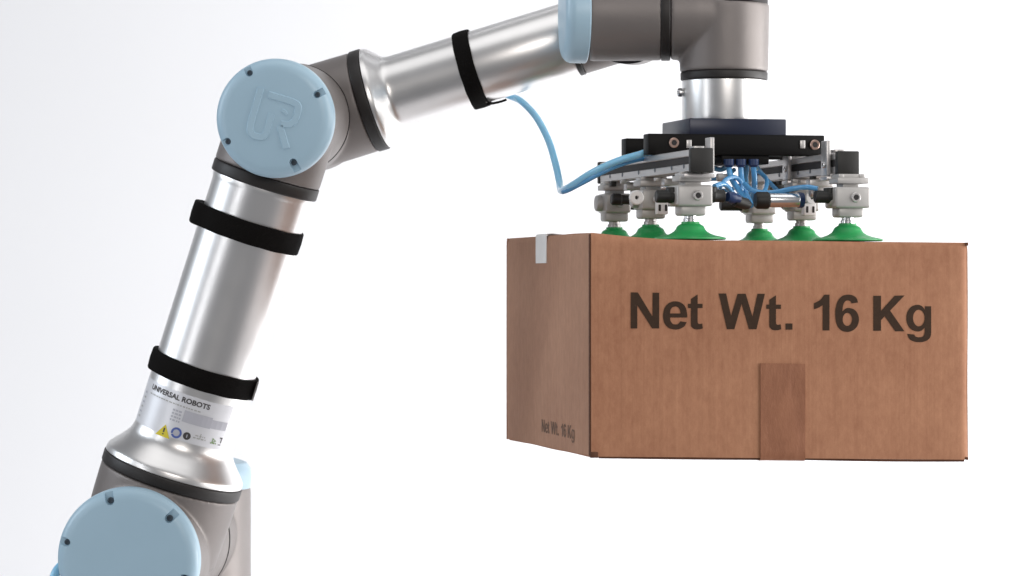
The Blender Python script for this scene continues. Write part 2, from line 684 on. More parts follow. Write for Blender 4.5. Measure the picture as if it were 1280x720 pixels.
# ---- wrist: joint behind
W1 = PL(789, 29, KF)
W1 = EF + fdir * (W1 - EF).dot(fdir)
bm = bmesh.new()
lathe(bm, W1 - A * 52, A, rounded(56, 0, 110, 3), seg=80)
lathe2(bm, fw1, W1, [(48.5, 0), (48.5, 1)], seg=80)
o = build('wrist_joint_housing', bm, M['grey'], robot)
cast(o, 1.5, 8)
bm = bmesh.new()
lathe(bm, W1 - A * 56, A, [(56.3, 2), (56.3, 4.8)], seg=80)
build('seam_ring', bm, M['seam'], robot)

# ---- wrist: horizontal cylinder in front of it, elbow down to the tool flange
WD = -33.0
wy = math.radians(2.5)
WX = V((math.cos(wy), -math.sin(wy), 0))
WC = at(905, 17.5, WD)


def wpt(px):
    """point of the wrist's horizontal axis seen above this pixel column"""
    n = V((0, 0, 1)).cross(WX)
    p = hit_plane(px, 17.5, WC, n)
    return WC + WX * (p - WC).dot(WX)


bm = bmesh.new()
wa, wb, wc = wpt(737), wpt(826), wpt(838)
lathe2(bm, wa, wb, [(57, 0), (58, 0.05), (57.3, 1)], seg=96)
wm = wpt(772)
lathe(bm, wm, A, [(50, -20), (50, 100)], seg=80)
o = build('wrist_front_housing', bm, M['grey'], robot)
cast(o, 1.5, 8)
ring('rubber_ring', wb, wc, 57.8, M['rubber'])
bm = bmesh.new()
lathe2(bm, wc, WC, [(57, 0), (56.5, 0.5), (54, 1)], seg=96)
zt, zb = at(905, 5, WD).z, at(905, 90.5, WD).z
VC = V((WC.x, WC.y, 0))
lathe(bm, VC + up * zb, up, [(54.6, 0), (56.0, (zt - zb) * .9), (56.0, zt - zb)], seg=96)
lathe(bm, V((WC.x, WC.y, zt - 60)), up, [(54, 0), (54, 50)], seg=96)
o = build('wrist_elbow_housing', bm, M['grey'], robot)
cast(o, 1.5, 30)
bm = bmesh.new()
wup = (up + V((0, 0.12, 0))).normalized()
lathe(bm, V((WC.x, WC.y, zt + 1)), wup, [(54.2, -6), (54.2, 3)], seg=96)
build('seam_ring', bm, M['seam'], robot)
bm = bmesh.new()
lathe(bm, V((WC.x, WC.y, zt + 4)), wup, rounded(56, 0, 24, 9, 5), seg=96)
o = build('joint_cap', bm, M['blue'], robot)
# cap on the left end
wcap_ax = (-WX + V((0, -0.13, 0))).normalized()
cap(wpt(733), wcap_ax, 60.5, 32, [(200, 50, 4)], edge=14)
ring('rubber_ring', VC + up * zb, VC + up * (at(905, 100.5, WD).z), 54.0, M['rubber'], 1.5)
# tool flange
zf0, zf1 = at(905, 100.5, WD).z, at(905, 151.5, WD).z
bm = bmesh.new()
lathe(bm, VC + up * zf0, -up, [(51, 0), (52, 1), (52, zf0 - zf1 - 3), (51.4, zf0 - zf1)], seg=112)
fl = build('tool_flange', bm, M['alu_flange'], robot)
bm = bmesh.new()
sp = VC + up * at(853, 116, WD).z + V((-50, -6, 0))
lathe(bm, sp, V((-1, -.15, 0)), [(3.2, 0), (3.2, 2), (5.4, 2.5), (5.6, 6), (4.6, 8), (2.6, 8.2), (2.4, 6.5), (0.1, 6.4)], seg=24)
build('flange_screw', bm, M['steel'], fl)

# ---- rating label wrapped on the upper arm
LX, LY, LZ = frame(arm_dir)      # LX faces the camera
LS = LY if LY.x > 0 else -LY


def cyl_uv(px, py, r=TR + 0.3):
    """(arc length, height) on the tube's surface where this pixel is seen"""
    d = ray(px, py).normalized()
    o = CAMP - S0
    dd = d - arm_dir * d.dot(arm_dir)
    oo = o - arm_dir * o.dot(arm_dir)
    a, b, c = dd.dot(dd), 2 * dd.dot(oo), oo.dot(oo) - r * r
    disc = b * b - 4 * a * c
    if disc < 0:
        t = -b / (2 * a)
    else:
        t = (-b - math.sqrt(disc)) / (2 * a)
    p = o + d * t
    return math.atan2(p.dot(LS), p.dot(LX)) * r, p.dot(arm_dir)


def uv_pt(u, v, r):
    a = u / TR
    return S0 + arm_dir * v + (LX * math.cos(a) + LS * math.sin(a)) * r


lh1 = cyl_uv(255, 500)[1]
lh0 = cyl_uv(215, 552)[1] - 4
u_l, u_r = -1.42 * TR, cyl_uv(276, 560)[0]


def sheet(u0, u1, v0, v1, r, m, name, parent, n=40, label=None):
    bm = bmesh.new()
    lo, hi = [], []
    for i in range(n + 1):
        u = u0 + (u1 - u0) * i / n
        lo.append((bm.verts.new(uv_pt(u, v0, r)), bm.verts.new(uv_pt(u, v0, TR - .5))))
        hi.append((bm.verts.new(uv_pt(u, v1, r)), bm.verts.new(uv_pt(u, v1, TR - .5))))
    for i in range(n):
        bm.faces.new((lo[i][0], lo[i + 1][0], hi[i + 1][0], hi[i][0]))
        bm.faces.new((lo[i][1], lo[i][0], hi[i][0], hi[i][1])) if i == 0 else None
        bm.faces.new((lo[i][1], lo[i + 1][1], lo[i + 1][0], lo[i][0]))
        bm.faces.new((hi[i][0], hi[i + 1][0], hi[i + 1][1], hi[i][1]))
    bm.faces.new((lo[n][0], lo[n][1], hi[n][1], hi[n][0]))
    return build(name, bm, m, parent)


sheet(u_l, u_r, lh0, lh1, TR + 0.35, M['label'], 'rating_label', ua)
RL = TR + 0.7
prints = {}


def flat_patch(pts2d, key):
    """filled polygon in label coordinates, subdivided so it follows the curve"""
    bm = prints.setdefault(key, bmesh.new())
    vs = [bm.verts.new(uv_pt(u, v, RL)) for u, v in pts2d]
    bm.faces.new(vs)


def rect(u0, u1, v0, v1, key, n=None):
    n = n or max(1, int(abs(u1 - u0) / 6))
    for i in range(n):
        a, b = u0 + (u1 - u0) * i / n, u0 + (u1 - u0) * (i + 1) / n
        flat_patch([(a, v0), (b, v0), (b, v1), (a, v1)], key)


def text_mesh(body, size, bold=0.0, shear=0.0):
    cu = bpy.data.curves.new('t', 'FONT')
    cu.body = body
    cu.size = size
    cu.offset = bold
    cu.shear = shear
    cu.resolution_u = 3
    o = bpy.data.objects.new('t', cu)
    COL.objects.link(o)
    bpy.context.view_layer.update()
    dg = bpy.context.evaluated_depsgraph_get()
    me = bpy.data.meshes.new_from_object(o.evaluated_get(dg))
    bpy.data.objects.remove(o)
    return me


def label_text(body, u0, u1, vb, h, key, bold=0.0):
    me = text_mesh(body, 1.0, bold)
    xs = [v.co.x for v in me.vertices]
    x0, x1 = min(xs), max(xs)
    ys = [v.co.y for v in me.vertices]
    y0, y1 = min(ys), max(ys)
    bm = prints.setdefault(key, bmesh.new())
    vs = [bm.verts.new(uv_pt(u0 + (v.co.x - x0) / (x1 - x0) * (u1 - u0), vb + (v.co.y - y0) / (y1 - y0) * h, RL)) for v in me.vertices]
    for p in me.polygons:
        try:
            bm.faces.new([vs[i] for i in p.vertices])
        except ValueError:
            pass


c = cyl_uv
ua0, va0 = c(190, 487)
ua1, va1 = c(264, 505)
va = (va0 + va1) / 2
label_text('UNIVERSAL ROBOTS', ua0, ua1, va - 3.6, 6.8, 'labelink', 0.03)
label_text('Universal Robots A/S', ua0, ua0 + (ua1 - ua0) * .9, va - 10.3, 3.4, 'labelgrey', 0.0) if False else None


def micro(u0, u1, v, h, key, dens=0.7, seed=1):
    rnd = random.Random(seed)
    u = u0
    while u < u1:
        w = rnd.uniform(1.2, 4.5)
        rect(u, min(u + w, u1), v, v + h, key, 1)
        u += w + rnd.uniform(0.8, 1.6)


micro(ua0, ua1 - 10, va - 9.5, 1.5, 'labelgrey', seed=2)
gu0, gv0 = c(231, 514)
gu1, gv1 = c(281, 536)
rect(gu0, gu0 + (gu1 - gu0) * .62, gv0 - 13.0, gv0 + 1.5, 'labelpale')
rect(gu0 + (gu1 - gu0) * .62, gu1 + 1, gv0 - 12.0, gv0 - 1.0, 'labelpale')
bu, bv = c(222, 519)
for k in range(4):
    micro(bu - 8, bu + 5, bv + 4 - k * 4.2, 2.2, 'labelpale', seed=10 + k)
for k in range(6):
    bu, bv = c(176, 497)
    micro(u_l + 14, bu + 24, va - 12 - k * 6.2, 2.4, 'labelgrey' if k % 2 else 'labelpale', seed=20 + k)
# warning triangle
tu, tv = c(205, 538.5)
for k in range(-5, 5):
    a_, b_ = k * 2.0, (k + 1) * 2.0
    ya_, yb2 = tv + 8.5 - 15.7 * abs(a_) / 10, tv + 8.5 - 15.7 * abs(b_) / 10
    flat_patch([(tu + a_, tv - 7.4), (tu + b_, tv - 7.4), (tu + b_, yb2), (tu + a_, ya_)], 'yellow')
RL = TR + 0.9
rect(tu - 1.0, tu + 1.0, tv - 1.6, tv + 4, 'labelink')
rect(tu - 1.0, tu + 1.0, tv - 4.6, tv - 3, 'labelink')
RL = TR + 0.7


def disc(u, v, r0, r1, key, n=24, a0=0, a1=360):
    for i in range(n):
        a, b = math.radians(a0 + (a1 - a0) * i / n), math.radians(a0 + (a1 - a0) * (i + 1) / n)
        pts = [(u + r1 * math.cos(a), v + r1 * math.sin(a)), (u + r1 * math.cos(b), v + r1 * math.sin(b))]
        if r0 > 0:
            pts += [(u + r0 * math.cos(b), v + r0 * math.sin(b)), (u + r0 * math.cos(a), v + r0 * math.sin(a))]
        else:
            pts += [(u, v)]
        flat_patch(pts, key)


du, dv = c(220.4, 541)
disc(du, dv, 4.2, 6.9, 'labelblue', a0=-150, a1=200)
disc(du, dv, 0, 4.1, 'labelpale')
du, dv = c(233.5, 545)
disc(du, dv, 0, 4.8, 'labelink')
RL = TR + 0.9
rect(du - .6, du + .6, dv - 2, dv + 2, 'labelpale', 1)
RL = TR + 0.7
du, dv = c(249, 548)
micro(du - 8, du + 9, dv - 1.5, 1.6, 'labelgrey', seed=5)
micro(du - 6, du + 7, dv + 1.8, 1.4, 'labelgrey', seed=6)
rect(du + 0, du + 1.2, dv - 1, dv + 6, 'labelgrey', 1)
du, dv = c(266.5, 551)
disc(du, dv, 1.8, 4.2, 'labelgreen', n=3)
micro(du - 4, du + 5, dv - 4, 1.8, 'labelgreen', seed=7)
du, dv = c(275, 552)
rect(du - 2.6, du + 2.2, dv + 3.6, dv + 5.2, 'labelink', 1)
rect(du + .2, du + 1.6, dv - 2, dv + 4, 'labelink', 1)
rect(du - 2.6, du + 1.6, dv - 5, dv - 3.8, 'labelink', 1)
micro(c(205, 551)[0], c(270, 565)[0], lh0 + 2.4, 1.4, 'labelgrey', seed=8)
names = {'labelink': 'dark_print', 'labelgrey': 'grey_print', 'labelpale': 'pale_grey_print', 'yellow': 'warning_triangle',
         'labelblue': 'blue_print', 'labelgreen': 'green_print'}
for key, bm in prints.items():
    pr = build(names[key], bm, M[key], ua)
    if key in ('labelink', 'labelgrey', 'labelpale'):
        pr['kind'] = 'stuff'      # type too small to pick apart

# ------------------------------------------------------------------ STRAPS


def strap(name, p0, p1, r, th, bulges, label, seg=120, tails=()):
    """soft band between axis points p0 and p1 with local bulges (screen-side angle, height, width)"""
    root = empty(name, (p0 + p1) / 2)
    tag(root, label, 'strap', 'hook and loop straps around the robot arm')
    ax = (p1 - p0)
    L = ax.length
    ax.normalize()
    x, y, z = frame(ax)
    sd = y if y.x > 0 else -y
    bm = bmesh.new()
    prof = [(r + .2, 0.6), (r + th * .75, 0.1), (r + th, 1.6), (r + th + .5, L * .5), (r + th, L - 1.6), (r + th * .75, L - .1), (r + .2, L - .6)]
    rings = []
    for rr, h in prof:
        rg = []
        for i in range(seg):
            a = 2 * math.pi * i / seg
            d = x * math.cos(a) + sd * math.sin(a)
            ex = 0
            for ba, bh, bw in bulges:
                dd = math.degrees(a) - ba
                dd = (dd + 180) % 360 - 180
                ex += bh * math.exp(-(dd / bw) ** 4)
            nz = mnoise.noise(V((math.cos(a) * 3, math.sin(a) * 3, h * .05))) * 0.8
            kk = 0 if rr < r + .3 else 1
            rg.append(bm.verts.new(p0 + z * (h + nz * .9) + d * (rr + (ex + nz) * kk)))
        rings.append(rg)
    rings.append(rings[0])
    for a, b in zip(rings, rings[1:]):
        for i in range(seg):
            j = (i + 1) % seg
            bm.faces.new((a[i], a[j], b[j], b[i]))
    build('band', bm, M['velcro'], root, sharp=60)
    for mname, pts, w, t in tails:
        bm = bmesh.new()
        P = [p0 + x * a + sd * b + z * (L * .5 + cc) for a, b, cc in pts]
        P = catmull([tuple(p) for p in P], 6)
        n = len(P)
        g = []
        for i in range(n):
            d = (P[min(i + 1, n - 1)] - P[max(i - 1, 0)]).normalized()
            s = d.cross(z).normalized()
            g.append([bm.verts.new(P[i] + s * t * q + z * w * k) for q, k in ((-.5, -.5), (.5, -.5), (.5, .5), (-.5, .5))])
        for a, b in zip(g, g[1:]):
            for i in range(4):
                j = (i + 1) % 4
                bm.faces.new((a[i], a[j], b[j], b[i]))
        bm.faces.new(g[0][::-1])
        bm.faces.new(g[-1])
        build('strap_end', bm, M[mname], root, sharp=40)
    return root


s0, s1 = axis_pt(309, 299), axis_pt(317, 272.5)
strap('fastening_strap', s0, s1, TR, 3.0, [(-84, 8.5, 24)], 'black strap round the upper arm tube just below the elbow', tails=())
s0, s1 = axis_pt(251, 479), axis_pt(259, 454)
strap('fastening_strap', s0, s1, TR, 3.0, [(-86, 3.0, 20), (98, 2.0, 18)], 'black strap round the upper arm tube just above the rating label',
      tails=[('velcro_back', [(-4, 65.5, 0), (3, 67.8, 0), (14, 69.6, 0), (21, 69.4, 0)], 23, 1.6)])


def fpt(px, py):
    p = PL(px, py, KF)
    return EF + fdir * (p - EF).dot(fdir)


s0, s1 = fpt(579.5, 89.6), fpt(599.5, 83.5)
strap('fastening_strap', s0, s1, FR, 3.0, [(90, 1.5, 14)], 'black strap round the middle of the silver forearm tube',
      tails=[('velcro_back', [(18, 46.0, 0), (10, 49, 2), (0, 50.5, 8), (-8, 50.0, 10)], 17, 1.6),
             ('velcro', [(16, 49.8, 10), (6, 50.6, 16), (-2, 50.8, 24), (-6, 50.4, 30)], 3.2, 3.0)])

# ------------------------------------------------------------------ GRIPPER
PHI = math.radians(13)
H = V((math.cos(PHI), math.sin(PHI), 0))
G = V((-math.sin(PHI), math.cos(PHI), 0))
GC = V((266, WD, 0))
AX = (H, G, up)


def g3(X, Y, Z):
    return GC + H * X + G * Y + up * Z


def gl(px, py, Y):
    """(X, Z) in the gripper's frame of what is seen at a pixel, for a given Y"""
    p = hit_plane(px, py, GC + G * Y, G) - GC
    return p.dot(H), p.z


def gbox(name, X, Y, Z, m, parent, bev=1.5):
    bm = bmesh.new()
    boxm(bm, g3((X[0] + X[1]) / 2, (Y[0] + Y[1]) / 2, (Z[0] + Z[1]) / 2), (X[1] - X[0], Y[1] - Y[0], Z[1] - Z[0]), AX, bev)
    return build(name, bm, m, parent)


def bolt(parent, p, axis, r, m, depth=3.0, name='bolt'):
    bm = bmesh.new()
    lathe(bm, p, axis, [(r, 0), (r, depth - .8), (r - .8, depth), (r * .58, depth), (r * .52, depth - .5), (r * .52, 0.6), (0.05, 0.5)], seg=24)
    o = build(name, bm, m, parent)
    bm = bmesh.new()
    lathe(bm, p, axis, [(r * .55, 0), (r * .55, depth - .25)], seg=6)
    build('socket', bm, M['seam'], o if parent is not grip else o)
    return o


zpt, zpb = zf1, gl(862, 170, -62)[1]
grip = empty('vacuum_gripper', g3(0, 0, zpt))
tag(grip, 'black and grey vacuum gripper with six green suction cups under the arm', 'gripper')
FR_ = -1
# adapter plate
X0 = gl(862, 160, -62)[0]
X1 = gl(983, 160, -62)[0]
gbox('adapter_plate', (X0, X1), (-62, 62), (zpb, zpt), M['navy'], grip, 1.5)
# cross beams
bx0, bx1 = gl(810, 180, -62)[0], gl(1030, 180, -62)[0]
bz1, bz0 = gl(820, 167, -62)[1], gl(820, 193, -62)[1]
b1 = gbox('cross_beam', (bx0, bx1), (-64, -40), (bz0, bz1), M['black'], grip, 1.2)
b2 = gbox('cross_beam', (bx0, bx1), (40, 64), (bz0, bz1 - 1), M['black'], grip, 1.2)
gbox('centre_bar', (bx0 + 70, bx1 - 70), (-40, 40), (bz0 + 4, bz1 - 0.5), M['black'], grip, 1)
for px, py in ((842, 178.5), (1018, 181)):
    X, Z = gl(px, py, -64)
    bolt(b1, g3(X, -64, Z), -G, 6.2, M['copper'], 3.2)
for px, py in ((861, 180), (1003, 180.5)):
    X, Z = gl(px, py, -64)
    bm = bmesh.new()
    boxm(bm, g3(X, -64.5, Z), (6.5, 2, 10), AX, .6)
    build('slot_nut', bm, M['rail'], b1)
# end block of the front beam
ex0, ex1 = gl(808, 180, -66)[0], gl(838, 180, -66)[0]
# manifold block under the beams
mx0, mx1 = gl(903, 200, -62)[0], gl(962, 200, -62)[0]
gbox('manifold', (mx0, mx1), (-60, 30), (gl(930, 205, -60)[1], bz0 + 1), M['black'], grip, 1.2)

# rails running front to back
zr1 = bz0 - 0.5
zr0 = zr1 - 26


def rail(Xc, Y0, Y1, first):
    bm = bmesh.new()
    # extrusion: four beads joined by a core leave an open slot on each side
    for dx in (-8.2, 8.2):
        boxm(bm, g3(Xc + dx, (Y0 + Y1) / 2, zr1 - 4), (8.6, Y1 - Y0, 8), AX, .8, 1)
        boxm(bm, g3(Xc + dx, (Y0 + Y1) / 2, zr0 + 5), (8.6, Y1 - Y0, 9), AX, .8, 1)
    boxm(bm, g3(Xc, (Y0 + Y1) / 2, (zr0 + zr1) / 2), (8.4, Y1 - Y0 - .4, 25.2), AX, 0)
    r = build('rail', bm, M['rail'], grip)
    for s in (-1, 1):
        bm = bmesh.new()
        boxm(bm, g3(Xc + s * 9.3, (Y0 + Y1) / 2 + .2, zr0 + 13.7), (5.2, Y1 - Y0 - 3, 8.3), AX, 0)
        build('slot_insert', bm, M['seam'], r)
    for Y, e in ((Y0, -1), (Y1, 1)):
        bm = bmesh.new()
        boxm(bm, g3(Xc, Y + e * 5.6, (zr0 + zr1) / 2 + 0.5), (27.5, 10.6, 28.5), AX, 1.6)
        build('rail_end_cap', bm, M['blackplastic'], r)
    return r


XL = XR = 0
XL, XR = -97.5, 97.5
YL0, YR0 = -214, -168
ra = rail(XL, YL0, 200, True)
rb = rail(XR, YR0, 200, False)


def bracket(Xp, Xside, Y, wz=34, name='bracket'):
    bm = bmesh.new()
    boxm(bm, g3(Xp, Y, zr1 - 6), (5, 22, 42), AX, .8)
    boxm(bm, g3((Xp + Xside) / 2, Y, zr0 - 4.2), (abs(Xp - Xside) + 6, 24, 4.6), AX, .6)
    boxm(bm, g3((Xp + Xside) / 2, Y, zr1 + 2.6), (abs(Xp - Xside) * .4, 20, 4), AX, .6)
    return build(name, bm, M['rail'], grip)


bracket(XL + 17.5, XL - 14, -196)
bracket(XR - 17.5, XR + 12, -146)
bracket(XR - 17.5, XR + 12, 5)
bracket(XR - 17.5, XR + 12, 170)
for Y in (-146, 5):
    X = XR - 20.4
    bolt(grip, g3(X, Y - 4, zr1 - 14), -H, 3.6, M['steel'], 2.5)

# carton placement is needed to rest the cups on it
BW, BD, BH = 464.0, 440.0, 262.0
ROLL = math.radians(1.15)
BX0 = -BW / 2 + 2.0        # left side in the gripper frame
ZTL = 65.0


def sag(x):
    """how far the lid of the carton has sunk at x from its left side"""
    x = max(0.0, x)
    a = 1 - math.exp(-(x / 55.0) ** 1.4)
    return 6.2 * a * max(0.0, 1 - max(0.0, x - 110) / 400.0)


def top_z(X):
    return ZTL - math.tan(ROLL) * (X - BX0) - sag(X - BX0)


def elbow_fit(parent, X, Y, Z, s, L=26, r=7.5, brown=False):
    bm = bmesh.new()
    lathe(bm, g3(X, Y, Z), H * s, [(5.5, 0), (5.5, 6), (8, 6.5), (8.2, 13), (r, 14), (r, L - 1), (r - 1.2, L)], seg=24)
    lathe(bm, g3(X + s * 10, Y, Z - 2), up, rounded(7, 0, 13, 2), seg=20)
    return build('elbow_fitting', bm, M['blackplastic'], parent)


def cup_unit(Xc, Yc, style, front):
    z0 = top_z(Xc)
    h = 28.5
    # rubber cup
    bm = bmesh.new()
    prof = [(41, 0.2), (42.3, 1.0), (42, 2.6), (37, 3.9), (29.5, 5.4), (23.5, 7.6), (19.4, 10.2), (17.4, 12.6), (16.6, 14.6), (15.4, 16.4), (12.6, 18.2), (10.8, 19.2), (10.5, 21.5)]
    lathe(bm, g3(Xc, Yc, z0), up, prof, seg=64)
    cupo = build('suction_cup', bm, M['green'], grip, sharp=50)
    # stem
    bm = bmesh.new()
    lathe(bm, g3(Xc, Yc, z0 + 20), up, [(8.6, 0), (8.6, 5), (7.2, 5.5), (7.2, 12)], seg=24)
    st = build('cup_stem', bm, M['steel' if front else 'rail'], grip)
    zc = z0 + 29
    bm = bmesh.new()
    boxm(bm, g3(Xc, Yc, zc + 6), (31, 28, 13), AX, 3.0)
    boxm(bm, g3(Xc, Yc, zc + 23), (44 if front else 34, 42, 25), AX, 3.2, 3)
    boxm(bm, g3(Xc, Yc, zc + 37), (20, 24, 9), AX, 1.0)
    boxm(bm, g3(Xc + 1, Yc - 2, zc + 43), (39, 34, 7), AX, 1.4)
    boxm(bm, g3(Xc, Yc, (zr0 + zc + 45) / 2), (30, 30, max(3, zr0 - zc - 45)), AX, .4)
    for dx in (-13, 13):
        boxm(bm, g3(Xc + dx, Yc - 12, zc + 48.5), (7, 8, 5), AX, 1)
    blk = build('fitting_block', bm, M['block'], grip, sharp=40)
    bolt(blk, g3(Xc + 3, Yc - 21, zc + 23), -G, 6, M['rail'], 2.4)
    # round side boss
    bm = bmesh.new()
    lathe(bm, g3(Xc - 16, Yc, zc + 23), -H, rounded(10.5, 0, 9, 2), seg=28)
    build('side_boss', bm, M['block'], blk)
    return zc + 23


zfit = {}
for (Xc, row) in ((XL, 'L'), (XR, 'R')):
    for Yc in (175, 0, -175):
        zfit[(row, Yc)] = cup_unit(Xc, Yc, 'side', Yc < 0)
# black fittings beside the blocks
elbow_fit(grip, XL + 15, -178, zfit[('L', -175)], 1, 26)
elbow_fit(grip, XL - 14, -178, zfit[('L', -175)] - 1, -1, 29)
elbow_fit(grip, XR - 14, -178, zfit[('R', -175)] + 1, -1, 28)
elbow_fit(grip, XL + 13, 0, zfit[('L', 0)], 1, 26)
elbow_fit(grip, XR - 13, 0, zfit[('R', 0)], -1, 28)
elbow_fit(grip, XL + 13, 175, zfit[('L', 175)], 1, 26)
elbow_fit(grip, XR - 13, 175, zfit[('R', 175)], -1, 40)


def pp(px, py, Y):
    X, Z = gl(px, py, Y)
    return g3(X, Y, Z)


# little blue coupling between the front fitting and the tubes
bm = bmesh.new()
lathe2(bm, pp(909, 246, -178), pp(924, 249, -172), [(5.5, 0), (7, 0.2), (7, .55), (5, .6), (5, 1)], seg=20)
build('tube_coupling', bm, M['tubecollar'], grip)
bm = bmesh.new()
lathe2(bm, pp(918, 251, -170), pp(936, 256, -160), [(6, 0), (7, 0.2), (7, .8), (5, 1)], seg=20)
build('elbow_fitting', bm, M['blackplastic'], grip)
# silencer: steel body, black collar
s_a, s_b, s_c = pp(944, 250.5, -150), pp(961, 250.5, -150), pp(1003, 250.2, -150)
bm = bmesh.new()
lathe2(bm, s_a, s_b, [(8.5, 0), (10.2, .15), (10.2, .9), (9, 1)], seg=32)
sil = build('silencer', bm, M['blackplastic'], grip)
bm = bmesh.new()
lathe2(bm, s_b, s_c, [(8, 0), (8.4, .03), (8.4, .86), (9.2, .88), (9.2, .98), (8.2, 1)], seg=40)
build('silencer_body', bm, M['steel'], sil)
bm = bmesh.new()
dirs = (s_c - s_b).normalized()
lathe(bm, s_c - dirs * 5.4, dirs, [(9.5, 0), (9.5, 4.4), (8.6, 6.4), (4, 6.6), (3.6, 4.6), (0.1, 4.5)], seg=32)
build('silencer_rim', bm, M['tubecollar'], sil)
# white perforated brackets by the middle cups
for (px, py, Y, w, hh) in ((827, 260, -40, 14, 16), (1011, 262, -40, 16, 15)):
    X, Z = gl(px, py, Y)
    bm = bmesh.new()
    boxm(bm, g3(X, Y, Z), (w, 12, hh), AX, 1.5)
    wb_ = build('port_block', bm, M['whiteplastic'], grip)
    for dx in (-4, 4):
        bm = bmesh.new()
        boxm(bm, g3(X + dx, Y - 6, Z), (3.0, 1.4, 8), AX, .8)
        build('port_slot', bm, M['seam'], wb_)
for (px, py, Y) in ((795, 247, -26), (1014, 247, -26)):
    bm = bmesh.new()
    lathe(bm, pp(px, py, Y), -G, [(9, 0), (9, 4), (7.6, 5), (2.6, 5), (2.4, 3), (0.1, 2.9)], seg=28)
    p = build('side_plug', bm, M['whiteplastic'], grip)
    bm = bmesh.new()
    lathe(bm, pp(px, py, Y - 3.4), -G, [(2.3, 0), (2.3, .6)], seg=14)
    build('plug_hole', bm, M['seam'], p)

# small hardware along the rails: slot nuts, clamp plates, set screws
rnd = random.Random(3)
for Xc, Ya, Yb in ((XL, YL0, 200), (XR, YR0, 200)):
    Y = Ya + 16
    k = 0
    while Y < Yb - 10:
        for sd in (-1, 1):
            bm = bmesh.new()
            boxm(bm, g3(Xc + sd * rnd.uniform(8, 14), Y, zr0 - rnd.uniform(2, 5)), (7, rnd.uniform(6, 12), rnd.uniform(4, 8)), AX, .7)
            build('clamp_nut', bm, M[('block', 'rail', 'blackplastic', 'steel')[k % 4]], grip)
            k += 1
        bm = bmesh.new()
        lathe(bm, g3(Xc - 10.5, Y + 7, zr0 + 7), -H, [(2.6, 0), (2.6, 2.4), (1.2, 2.4), (1.2, 1.6), (.05, 1.5)], seg=14)
        build('set_screw', bm, M['screw'], grip)
        Y += rnd.uniform(42, 80)
for Xc, Yc, dz in ((XL, -88, 0), (XL, 88, 0), (XR, -88, 0), (XR, 88, 0)):
    bm = bmesh.new()
    boxm(bm, g3(Xc + (6 if Xc < 0 else -6), Yc, zr0 - 8), (30, 16, 9), AX, 1)
    boxm(bm, g3(Xc + (6 if Xc < 0 else -6), Yc, zr0 - 16), (14, 12, 8), AX, 1)
    build('valve_block', bm, M['rail'], grip)
    bm = bmesh.new()
    lathe(bm, g3(Xc + (6 if Xc < 0 else -6), Yc, zr0 - 18), -up, rounded(5.4, 0, 13, 1.4), seg=20)
    build('valve_knob', bm, M['blackplastic'], grip)
for (a_, b_, Yr, rr_, mm) in (((764, 249), (792, 250), 120, 7.5, 'blackplastic'), ((806, 236), (838, 233), 60, 4.5, 'steel'), ((962, 232), (1004, 230), 60, 5.5, 'blackplastic'),
                              ((1012, 241), (1032, 240), -60, 6, 'rail'), ((896, 222), (914, 221), -60, 5, 'block')):
    bm = bmesh.new()
    lathe2(bm, pp(a_[0], a_[1], Yr), pp(b_[0], b_[1], Yr), [(rr_ * .8, 0), (rr_, .06), (rr_, .4), (rr_ * .82, .44), (rr_ * .82, .9), (rr_ * .6, 1)], seg=22)
    build('pipe_joint', bm, M[mm], grip)
# thin tubes that feed the middle and rear cups
for pts in ([(826, 246, -6), (838, 236, 20), (858, 226, 40), (884, 224, 30), (905, 222, 0), (918, 212, -20)],
            [(786, 246, 168), (800, 238, 150), (822, 232, 120), (850, 232, 90), (880, 236, 60), (908, 238, 20), (924, 232, 0)],
            [(900, 234, -100), (908, 224, -90), (920, 222, -80), (928, 232, -80), (922, 244, -90), (912, 247, -110)],
            [(948, 214, -40), (958, 224, -50), (956, 238, -70), (946, 246, -90)],
            [(988, 248, 4), (974, 240, 20), (960, 226, 30), (950, 214, 20), (945, 206, -10)]):
    bm = bmesh.new()
    tube(bm, [tuple(pp(*p)) for p in pts], 2.7)
    build('air_tube', bm, M['tube'], grip)

# push-in fittings under the manifold and the tubes that leave them
tubes = [((911, 203), [(911, 210, -62), (914, 222, -70), (922, 236, -90), (931, 248, -120), (933, 254, -150)]),
         ((926, 203), [(926, 211, -62), (927, 224, -66), (931, 238, -76), (936, 250, -90), (939, 257, -100)]),
         ((942, 203), [(942, 211, -62), (943, 222, -60), (943, 236, -55), (941, 247, -45), (939, 256, -30)]),
         ((934, 198), [(933, 210, -20), (932, 224, -10), (936, 240, 0), (955, 244, 0), (985, 240, 0)])]
for (fx, fy), pts in tubes:
    bm = bmesh.new()
    Yf = pts[0][2]
    lathe2(bm, pp(fx, fy + 6, Yf), pp(fx, fy - 4, Yf), [(4.6, 0), (5.6, .2), (6.4, .25), (6.4, 1)], seg=24)
    f = build('push_in_fitting', bm, M['tubecollar'], grip)
    bm = bmesh.new()
    tube(bm, [tuple(pp(*p)) for p in [(fx, fy + 2, Yf)] + pts], 3.6)
    build('air_tube', bm, M['tube'], grip)
for pts in ([(1022, 236, -176), (1008, 234, -168), (990, 236, -150), (972, 240, -140), (955, 241, -130), (940, 238, -120), (931, 230, -100)],
            [(893, 233, -150), (903, 230, -140), (910, 234, -130), (916, 242, -120)],
            [(840, 196, -50), (858, 199, -40), (878, 204, -10), (900, 212, -10), (914, 204, -20)]):
    bm = bmesh.new()
    tube(bm, [tuple(pp(*p)) for p in pts], 3.2)
    build('air_tube', bm, M['tube'], grip)

